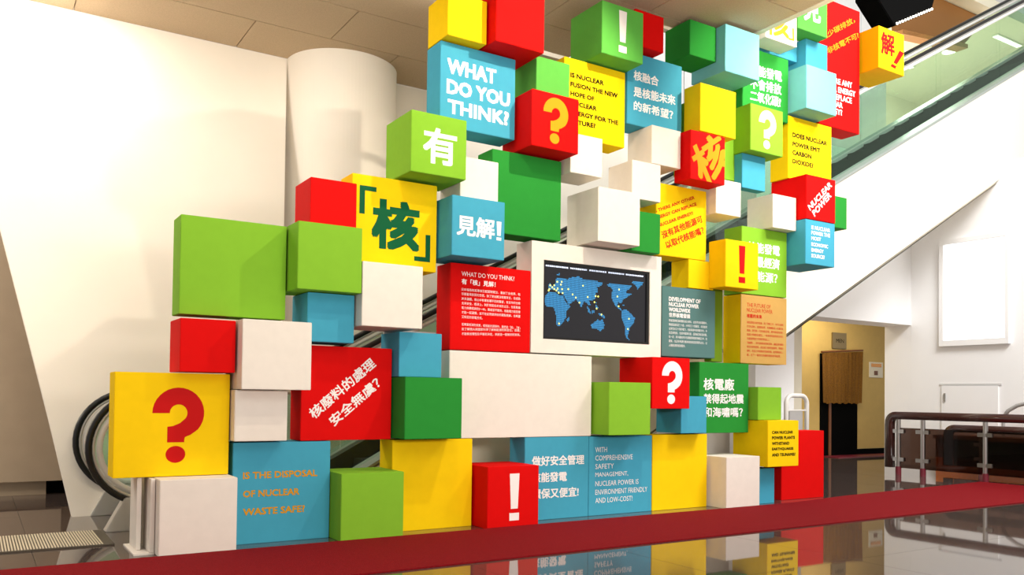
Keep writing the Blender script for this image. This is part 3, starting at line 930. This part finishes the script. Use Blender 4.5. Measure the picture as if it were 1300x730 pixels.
def text_mesh(s):
    cu = bpy.data.curves.new('t', 'FONT')
    cu.body = s
    cu.size = 1.0
    cu.resolution_u = 2
    ob = bpy.data.objects.new('t', cu)
    COL.objects.link(ob)
    dg = bpy.context.evaluated_depsgraph_get()
    dg.update()
    me = bpy.data.meshes.new_from_object(ob.evaluated_get(dg))
    bpy.data.objects.remove(ob)
    bpy.data.curves.remove(cu)
    return me


GRID = [(i / 2.0, j / 2.0) for i in range(3) for j in range(3)]
SPREAD = {0: [(0, 0)], 1: GRID, 2: GRID, 3: GRID}
# stroke gain, share of the glyph height
GAIN = {0: 0.0, 1: 0.06, 2: 0.075, 3: 0.10}

for key, words, tx, tz, tw, th, turn, ink, weight, slant in TEXTS:
    paint, x0, x1, y0, y1, z0, z1 = BOXES[key]
    bm = bmesh.new()
    if words.startswith('#'):
        for poly in glyph_polys(words):
            bm.faces.new([bm.verts.new((px * tw, pz * th, 0)) for px, pz in poly])
    else:
        me = text_mesh(words)
        bm.from_mesh(me)
        bpy.data.meshes.remove(me)
        bmesh.ops.remove_doubles(bm, verts=bm.verts, dist=1e-5)
        lo = [min(v.co[i] for v in bm.verts) for i in (0, 1)]
        hi = [max(v.co[i] for v in bm.verts) for i in (0, 1)]
        if words[-1] in '，。' and len(words) > 12:
            pass
        sx, sz = tw / (hi[0] - lo[0]), th / (hi[1] - lo[1])
        cjk = any(ord(q) > 0x2e80 for q in words)
        if weight:
            g = GAIN[weight] * th * (0.75 if cjk else 1.6 if weight == 1 and ink in ('ink_black', 'ink_red') else 1.3 if weight == 1 else 1.0)
            sx = (tw - g) / (hi[0] - lo[0])
            sz = (th - g) / (hi[1] - lo[1])
        for v in bm.verts:
            v.co = ((v.co.x - lo[0]) * sx, (v.co.y - lo[1]) * sz, 0)
        if weight:
            src = bm.copy()
            base = bpy.data.meshes.new('t')
            src.to_mesh(base)
            src.free()
            bm.clear()
            for n, (a, c) in enumerate(SPREAD[weight]):
                t0 = len(bm.verts)
                bm.from_mesh(base)
                bm.verts.ensure_lookup_table()
                for v in bm.verts[t0:]:
                    v.co.x += a * g
                    v.co.y += c * g
                    v.co.z += 0.00006 * n
            bpy.data.meshes.remove(base)
    ct, st = math.cos(turn), math.sin(turn)
    for v in bm.verts:
        u, w, h = v.co
        u += slant * w
        v.co = (tx + u * ct - w * st, y0 - 0.0012 - h, tz + u * st + w * ct)
    # keep the print within its board
    for co, no in (((x0 + 0.004, 0, 0), (-1, 0, 0)), ((x1 - 0.004, 0, 0), (1, 0, 0)), ((0, 0, z0 + 0.004), (0, 0, -1)), ((0, 0, z1 - 0.004), (0, 0, 1))):
        geom = list(bm.verts) + list(bm.edges) + list(bm.faces)
        bmesh.ops.bisect_plane(bm, geom=geom, plane_co=co, plane_no=no, clear_outer=True)
    nm = {'#?': 'question_mark', '#!': 'exclamation_mark', '#lb': 'bracket', '#rb': 'bracket'}.get(words, 'lettering')
    new_obj(nm, bm, ink, OBJ[key])

# ---------------------------------------------------------------- television
tv = tag(empty('television', ((TX0 + TX1) / 2, 6.3, TZ0)), 'wall television showing a dotted blue world map on black, set in the white box', 'television')
YS = 6.272
box('casing', TX0 + 0.002, TX1 - 0.002, YS + 0.006, 6.325, TZ0 + 0.002, TZ1 - 0.002, 'black', tv, 0.002)
bz = 0.022
for a in ((TX0 + 0.002, TX0 + bz, TZ0 + 0.002, TZ1 - 0.002), (TX1 - bz - 0.012, TX1 - 0.002, TZ0 + 0.002, TZ1 - 0.002),
          (TX0 + bz, TX1 - bz - 0.012, TZ0 + 0.002, TZ0 + bz), (TX0 + bz, TX1 - bz - 0.012, TZ1 - bz, TZ1 - 0.002)):
    box('bezel', a[0], a[1], YS - 0.012, YS + 0.005, a[2], a[3], 'black_rubber', tv)
scr = box('screen', TX0 + bz, TX1 - bz - 0.012, YS, YS + 0.004, TZ0 + bz, TZ1 - bz, 'screen', tv)
LAND = [
 [(72,320),(100,285),(150,290),(165,300),(195,310),(210,345),(225,370),(247,380),(215,430),(218,460),(190,510),(165,530),(148,500),(150,450),(135,395),(85,385),(70,350)],
 [(95,270),(100,240),(125,240),(145,215),(140,195),(165,178),(200,185),(225,195),(240,180),(300,172),(330,188),(420,200),(480,222),(455,240),(430,245),(440,280),(418,295),(425,320),(400,345),(375,345),(392,385),(365,370),(345,345),(320,395),(300,350),(280,335),(268,350),(235,370),(210,330),(198,300),(150,280),(130,262)],
 [(222,480),(238,460),(235,490),(225,500)],
 [(358,380),(380,400),(390,440),(372,425)],
 [(392,420),(410,405),(418,430),(398,435)],
 [(440,430),(470,440),(500,465),(480,468),(450,445)],
 [(390,515),(425,490),(440,478),(455,490),(470,475),(488,515),(480,545),(455,565),(430,540),(395,545)],
 [(425,370),(440,395),(430,405),(422,385)],
 [(420,345),(430,355),(425,365)],
 [(500,235),(530,218),(600,228),(640,230),(690,240),(668,262),(640,285),(690,300),(655,318),(625,335),(610,365),(590,355),(575,375),(600,395),(620,415),(605,412),(570,385),(545,345),(535,300),(545,270),(525,245)],
 [(682,215),(705,205),(780,212),(765,235),(730,265),(718,240)],
 [(612,415),(640,405),(670,425),(715,470),(705,500),(680,530),(665,575),(660,605),(675,625),(655,618),(640,580),(637,530),(622,490),(610,450)],
 [(150,155),(170,150),(168,168),(155,165)], [(625,370),(640,385),(615,378)], [(100,225),(112,218),(115,240),(100,240)],
]
PLANTS = [(108,235),(103,262),(98,272),(135,235),(155,210),(185,210),(180,230),(122,250),(135,262),(158,258),(150,272),(165,287),(188,262),(192,290),(230,262),
          (332,238),(260,300),(283,322),(308,358),(366,318),(422,312),(440,314),(414,355),(170,507),(592,265),(580,315),(590,385),(668,474),(661,547),(430,400),(465,443)]


def scr_uv(px, py):
    t = 55 + 0.118 * (px - 56)
    b = 615 + 0.059 * (px - 56)
    return (px - 56) / 760.0, 1 - (py - t) / (b - t)


def inside(x, y, poly):
    c = False
    j = len(poly) - 1
    for i in range(len(poly)):
        if (poly[i][1] > y) != (poly[j][1] > y) and x < (poly[j][0] - poly[i][0]) * (y - poly[i][1]) / (poly[j][1] - poly[i][1]) + poly[i][0]:
            c = not c
        j = i
    return c


LUV = [[scr_uv(*p) for p in poly] for poly in LAND]
W, Hh = TX1 - TX0, TZ1 - TZ0
bm = bmesh.new()
NX, NZ = 112, 63
for i in range(NX):
    for j in range(NZ):
        u, v = (i + 0.5) / NX, (j + 0.5) / NZ
        if any(inside(u, v, p) for p in LUV):
            cx, cz = TX0 + u * W, TZ0 + v * Hh
            h = 0.0041
            bm.faces.new([bm.verts.new((cx + a * h, YS - 0.0008, cz + b2 * h)) for a, b2 in ((-1, -1), (1, -1), (1, 1), (-1, 1))])
stuff(new_obj('map_dots', bm, 'screen_blue', scr))
bm = bmesh.new()
for p in PLANTS:
    u, v = scr_uv(*p)
    cx, cz = TX0 + u * W, TZ0 + v * Hh
    bm.faces.new([bm.verts.new((cx + 0.0085 * math.cos(t), YS - 0.0016, cz + 0.0085 * math.sin(t))) for t in [k * math.pi / 4 for k in range(8)]])
stuff(new_obj('map_markers', bm, 'screen_yellow', scr))
bm = bmesh.new()
random.seed(3)
for a, b2 in ((0.015, 0.22), (0.245, 0.40), (0.42, 0.58), (0.60, 0.75), (0.77, 0.94)):
    u = a
    while u < b2:
        w = random.uniform(0.006, 0.02)
        xx = TX0 + u * W
        zz = TZ1 - 0.045
        bm.faces.new([bm.verts.new(q) for q in ((xx, YS - 0.0008, zz - 0.008), (xx + w * W, YS - 0.0008, zz - 0.008), (xx + w * W, YS - 0.0008, zz + 0.006), (xx, YS - 0.0008, zz + 0.006))])
        u += w + 0.004
stuff(new_obj('caption_line', bm, 'screen_white', scr))

# ---------------------------------------------------------------- white posts that carry the wall
fr = tag(empty('support_frame', (0.98, 6.45, 0)), 'white upright channel posts propping the box wall beside the lowest white box', 'frame')
box('post', 0.955, 0.985, 6.30, 6.56, 0.012, 0.508, 'white', fr, 0.002)
box('post', 1.02, 1.05, 6.16, 6.42, 0.012, 0.508, 'white', fr, 0.002)
box('back_board', 0.955, 1.05, 6.561, 6.58, 0.012, 0.508, 'white', fr)
box('foot_plate', 0.92, 1.05, 6.15, 6.62, 0.0, 0.011, 'white', fr)
br = tag(empty('back_frame', (5.0, 6.51, 0)), 'slim grey rails fixed behind the boxes of the wall', 'frame')
for a in ((2.86, 7.4, 1.60), (8.1, 9.25, 5.10), (7.6, 8.41, 3.22), (3.3, 6.0, 4.30)):
    box('rail', a[0], a[1], 6.5005, 6.53, a[2], a[2] + 0.04, 'plastic_grey', br)
box('upright', 8.3, 8.34, 6.531, 6.56, 3.2, 5.5, 'plastic_grey', br)

# ================================================================ RIGHT SIDE
# doorway curtain, sign and notice in the alcove
dr = tag(empty('door_2', (14.6, 10.79, 0)), kind='structure')
box('door_dark_board', 13.99, 15.14, 10.775, 10.80, 0.0, 2.02, 'black', dr)  # flat black board painted for the darkness inside the doorway
box('door_post', 14.22, 14.29, 10.755, 10.772, 0.0, 2.0, 'brown_panel', dr)
box('door_threshold', 13.9, 17.4, 10.3, 10.73, 0.0, 0.014, 'burgundy', dr)
bm = bmesh.new()
N = 40
cv = []
for i in range(N + 1):
    x = 13.95 + (15.2 - 13.95) * i / N
    yy = 10.715 + 0.018 * math.sin(i * 1.7) + 0.01 * math.sin(i * 0.6)
    inn = (0.05 * (0.5 - i / N)) * 1.6
    cv.append((bm.verts.new((x, yy, 2.02 + 0.07 * i / N)), bm.verts.new((x + inn, yy, 1.04 + 0.012 * math.sin(i)))))
for i in range(N):
    bm.faces.new((cv[i][0], cv[i + 1][0], cv[i + 1][1], cv[i][1]))
bmesh.ops.solidify(bm, geom=list(bm.faces), thickness=0.008)
ct_ = tag(new_obj('curtain', bm, 'curtain', smooth=True), 'short brown woven curtain hung over the dark doorway', 'curtain')
rod = new_obj('curtain_rod', cyl_bm((13.93, 10.715, 2.04), (15.22, 10.715, 2.12), 0.02), 'brown_panel', ct_)
sg = tag(box('door_sign', 14.34, 14.78, 10.77, 10.799, 2.13, 2.45, 'sign_bronze', None, 0.004), 'square bronze sign reading MEN over the curtained doorway', 'sign')
nt_ = tag(box('wall_notice', 15.54, 16.0, 10.785, 10.799, 1.58, 1.90, 'wall_cream', None, 0.002), 'small cream notice on the ochre wall beside the curtain', 'notice')
box('notice_picture', 15.70, 15.82, 10.78, 10.784, 1.63, 1.72, 'brown_panel', nt_)
box('notice_heading', 15.60, 15.94, 10.78, 10.784, 1.80, 1.87, 'copper', nt_)


def put_text(s, parent, ink, x, z, w, h, y, name='lettering', bold=0.05):
    me = text_mesh(s)
    b1 = bmesh.new()
    b1.from_mesh(me)
    lo = [min(v.co[i] for v in b1.verts) for i in (0, 1)]
    hi = [max(v.co[i] for v in b1.verts) for i in (0, 1)]
    for v in b1.verts:
        v.co = (x + (v.co.x - lo[0]) / (hi[0] - lo[0]) * w, y, z + (v.co.y - lo[1]) / (hi[1] - lo[1]) * h)
    return new_obj(name, b1, ink, parent)


put_text('MEN', sg, 'ink_black', 14.45, 2.25, 0.24, 0.075, 10.768)

# white tubular frame standing in front of the alcove
bf = tag(empty('barrier_frame', (9.85, 8.0, 0)), 'white tubular hoop stand showing above the red box by the alcove', 'stand')
path = [(9.64, 8.0, 0.02)]
for k in range(0, 9):
    a = math.radians(180 - 90 * k / 8)
    path.append((9.76 + 0.12 * math.cos(a), 8.0, 1.04 + 0.12 * math.sin(a)))
for k in range(0, 9):
    a = math.radians(90 - 90 * k / 8)
    path.append((9.96 + 0.12 * math.cos(a), 8.0, 1.04 + 0.12 * math.sin(a)))
path.append((10.08, 8.0, 0.02))
sweep('hoop', path, circ(0.032, 12), 'white_metal', bf)
box('infill_panel', 9.70, 9.98, 7.99, 8.01, 0.05, 0.94, 'plastic_grey', bf, 0.004)
box('cross_bar', 9.67, 10.05, 7.985, 8.015, 0.942, 0.962, 'white_metal', bf, 0.003)
box('base_plate', 9.58, 10.14, 7.85, 8.15, 0.0, 0.019, 'white_metal', bf, 0.004)


def guard(name, x, ys, y_start, y_end, ztop, label, lean=0.0):
    g = tag(empty(name, (x, y_start, 0)), label, 'guardrail', 'smoked glass guardrails')
    h = 0.065
    # flat dark rail with a rounded end turning down at the far end
    pth = [(x, y_start, 0.10), (x, y_start, ztop - 0.16)]
    for k in range(1, 7):
        a = math.radians(180 - 90 * k / 6)
        pth.append((x, y_start - 0.10 - 0.10 * math.cos(a) , ztop - 0.13 + 0.10 * math.sin(a)))
    pth.append((x, y_end, ztop - 0.03))
    sweep('top_rail', pth, [(-0.055, -0.07), (-0.055, 0.03), (-0.03, 0.045), (0.03, 0.045), (0.055, 0.03), (0.055, -0.07)],
          'rail_wood', g, side=Vector((1, 0, 0)))
    for i, yy in enumerate(ys):
        p = new_obj('post', cyl_bm((x, yy, 0.0), (x, yy, ztop - 0.06), 0.033, seg=20), 'steel', g, smooth=False)
        new_obj('post_sleeve', cyl_bm((x, yy, 0.0), (x, yy, 0.12), 0.042, seg=20), 'burgundy', p)
        for zc in (0.20, ztop - 0.28):
            box('clamp', x - 0.03, x + 0.03, yy - 0.10, yy + 0.10, zc, zc + 0.055, 'steel', p, 0.003)
    yl = [y_start - 0.04] + list(ys) + [y_end]
    yl = sorted(set(yl), reverse=True)
    for a, c in zip(yl[:-1], yl[1:]):
        if a - c > 0.12:
            box('glass_panel', x - 0.006, x + 0.006, c + 0.03, a - 0.03, 0.10, ztop - 0.20, 'smoked_glass', g)
    return g


guard('guardrail', 11.75, [7.66, 7.27, 6.36, 5.45, 4.55], 7.78, 3.6, 0.90, 'dark-railed smoked glass guardrail on steel posts, nearest the carpet end')
guard('guardrail', 13.0, [7.1, 6.2, 5.3], 7.6, 3.6, 0.70, 'lower smoked glass guardrail behind the first one, by the side wall')
# low counter beyond the rails
co = tag(empty('counter', (13.35, 6.5, 0)), 'low brown counter with an orange base strip behind the guardrails', 'counter')
box('counter_top', 13.2, 13.68, 4.0, 8.0, 0.50, 0.56, 'brown_panel', co, 0.004)
box('counter_front', 13.25, 13.68, 4.02, 7.98, 0.20, 0.499, 'brown_panel', co, 0.003)
tag(box('base_strip', 13.24, 13.68, 4.03, 7.97, 0.0, 0.199, 'orange', co), 'orange base strip')
cvr = tag(empty('grey_handrail', (13.44, 6.6, 0.561)), 'curved grey handrail at the frame edge above the guardrail', 'handrail')
pth = [(13.44, 7.0, 0.86), (13.44, 6.93, 0.97), (13.44, 6.80, 1.05), (13.44, 6.6, 1.11), (13.44, 6.2, 1.15), (13.44, 5.4, 1.15)]
sweep('rail', pth, circ(0.03, 12), 'plastic_grey', cvr, side=Vector((1, 0, 0)))
new_obj('rail_post', cyl_bm((13.44, 7.0, 0.561), (13.44, 7.0, 0.87), 0.025), 'plastic_grey', cvr)

# ================================================================ UPPER RIGHT
tr = tag(empty('stage_light_housing', (10.9, 6.9, 6.7)), 'black slanted light housing hanging near the escalator top', 'lamp')
prism('housing', [(9.82, 6.9), (9.82, 6.42), (10.25, 6.10), (11.10, 6.52), (11.25, 6.90)], 'y', 6.75, 7.05, 'black', tr, 0.01)
box('hanger', 10.5, 10.54, 6.88, 6.92, 6.9, 8.6, 'black', tr)
bm = bmesh.new()
for k in range(14):
    t = k / 13
    box_bm(10.28 + 0.80 * t, 10.305 + 0.80 * t, 6.735, 6.749, 6.13 + 0.40 * t, 6.155 + 0.40 * t, bm=bm)
stuff(new_obj('lamp_row', bm, 'lamp_glow', tr))
bk = tag(empty('bronze_bulkhead', (16, 9.4, 8)), 'bronze coloured bulkhead with a copper strip above the escalator', 'bulkhead')
prism('face', [(14.25, 7.95), (16.4, 8.18), (17.2, 8.89), (14.25, 8.89)], 'y', 9.30, 9.45, 'bronze', bk, 0.004)
prism('strip', [(14.25, 7.85), (16.4, 8.08), (16.4, 8.16), (14.25, 7.93)], 'y', 9.22, 9.45, 'copper', bk)
for i, (x, y) in enumerate(((17.3, 9.3), (18.1, 10.6))):
    l = tag(empty('round_ceiling_light', (x, y, 8.88)), ('round ceiling light of the upper gallery, nearer the escalator', 'round ceiling light of the upper gallery, nearer its back wall')[i], 'lamp', 'gallery ceiling lights')
    new_obj('rim', cyl_bm((x, y, 8.87), (x, y, 8.899), 0.17, seg=32), 'white_metal', l)
    new_obj('diffuser', cyl_bm((x, y, 8.86), (x, y, 8.869), 0.14, seg=32), 'lamp_glow', l)
for i, (x, y) in enumerate(((18.6, 9.6), (16.9, 10.4), (17.8, 11.6))):
    l = tag(empty('linear_ceiling_light', (x, y, 8.88)), ('tube light of the upper gallery closest to the escalator', 'tube light of the upper gallery between the two round lights', 'tube light of the upper gallery closest to its back wall')[i], 'lamp', 'gallery tube lights')
    box('rim', x - 0.5, x + 0.5, y - 0.07, y + 0.07, 8.87, 8.899, 'white_metal', l)
    box('diffuser', x - 0.48, x + 0.48, y - 0.05, y + 0.05, 8.86, 8.869, 'lamp_glow', l)
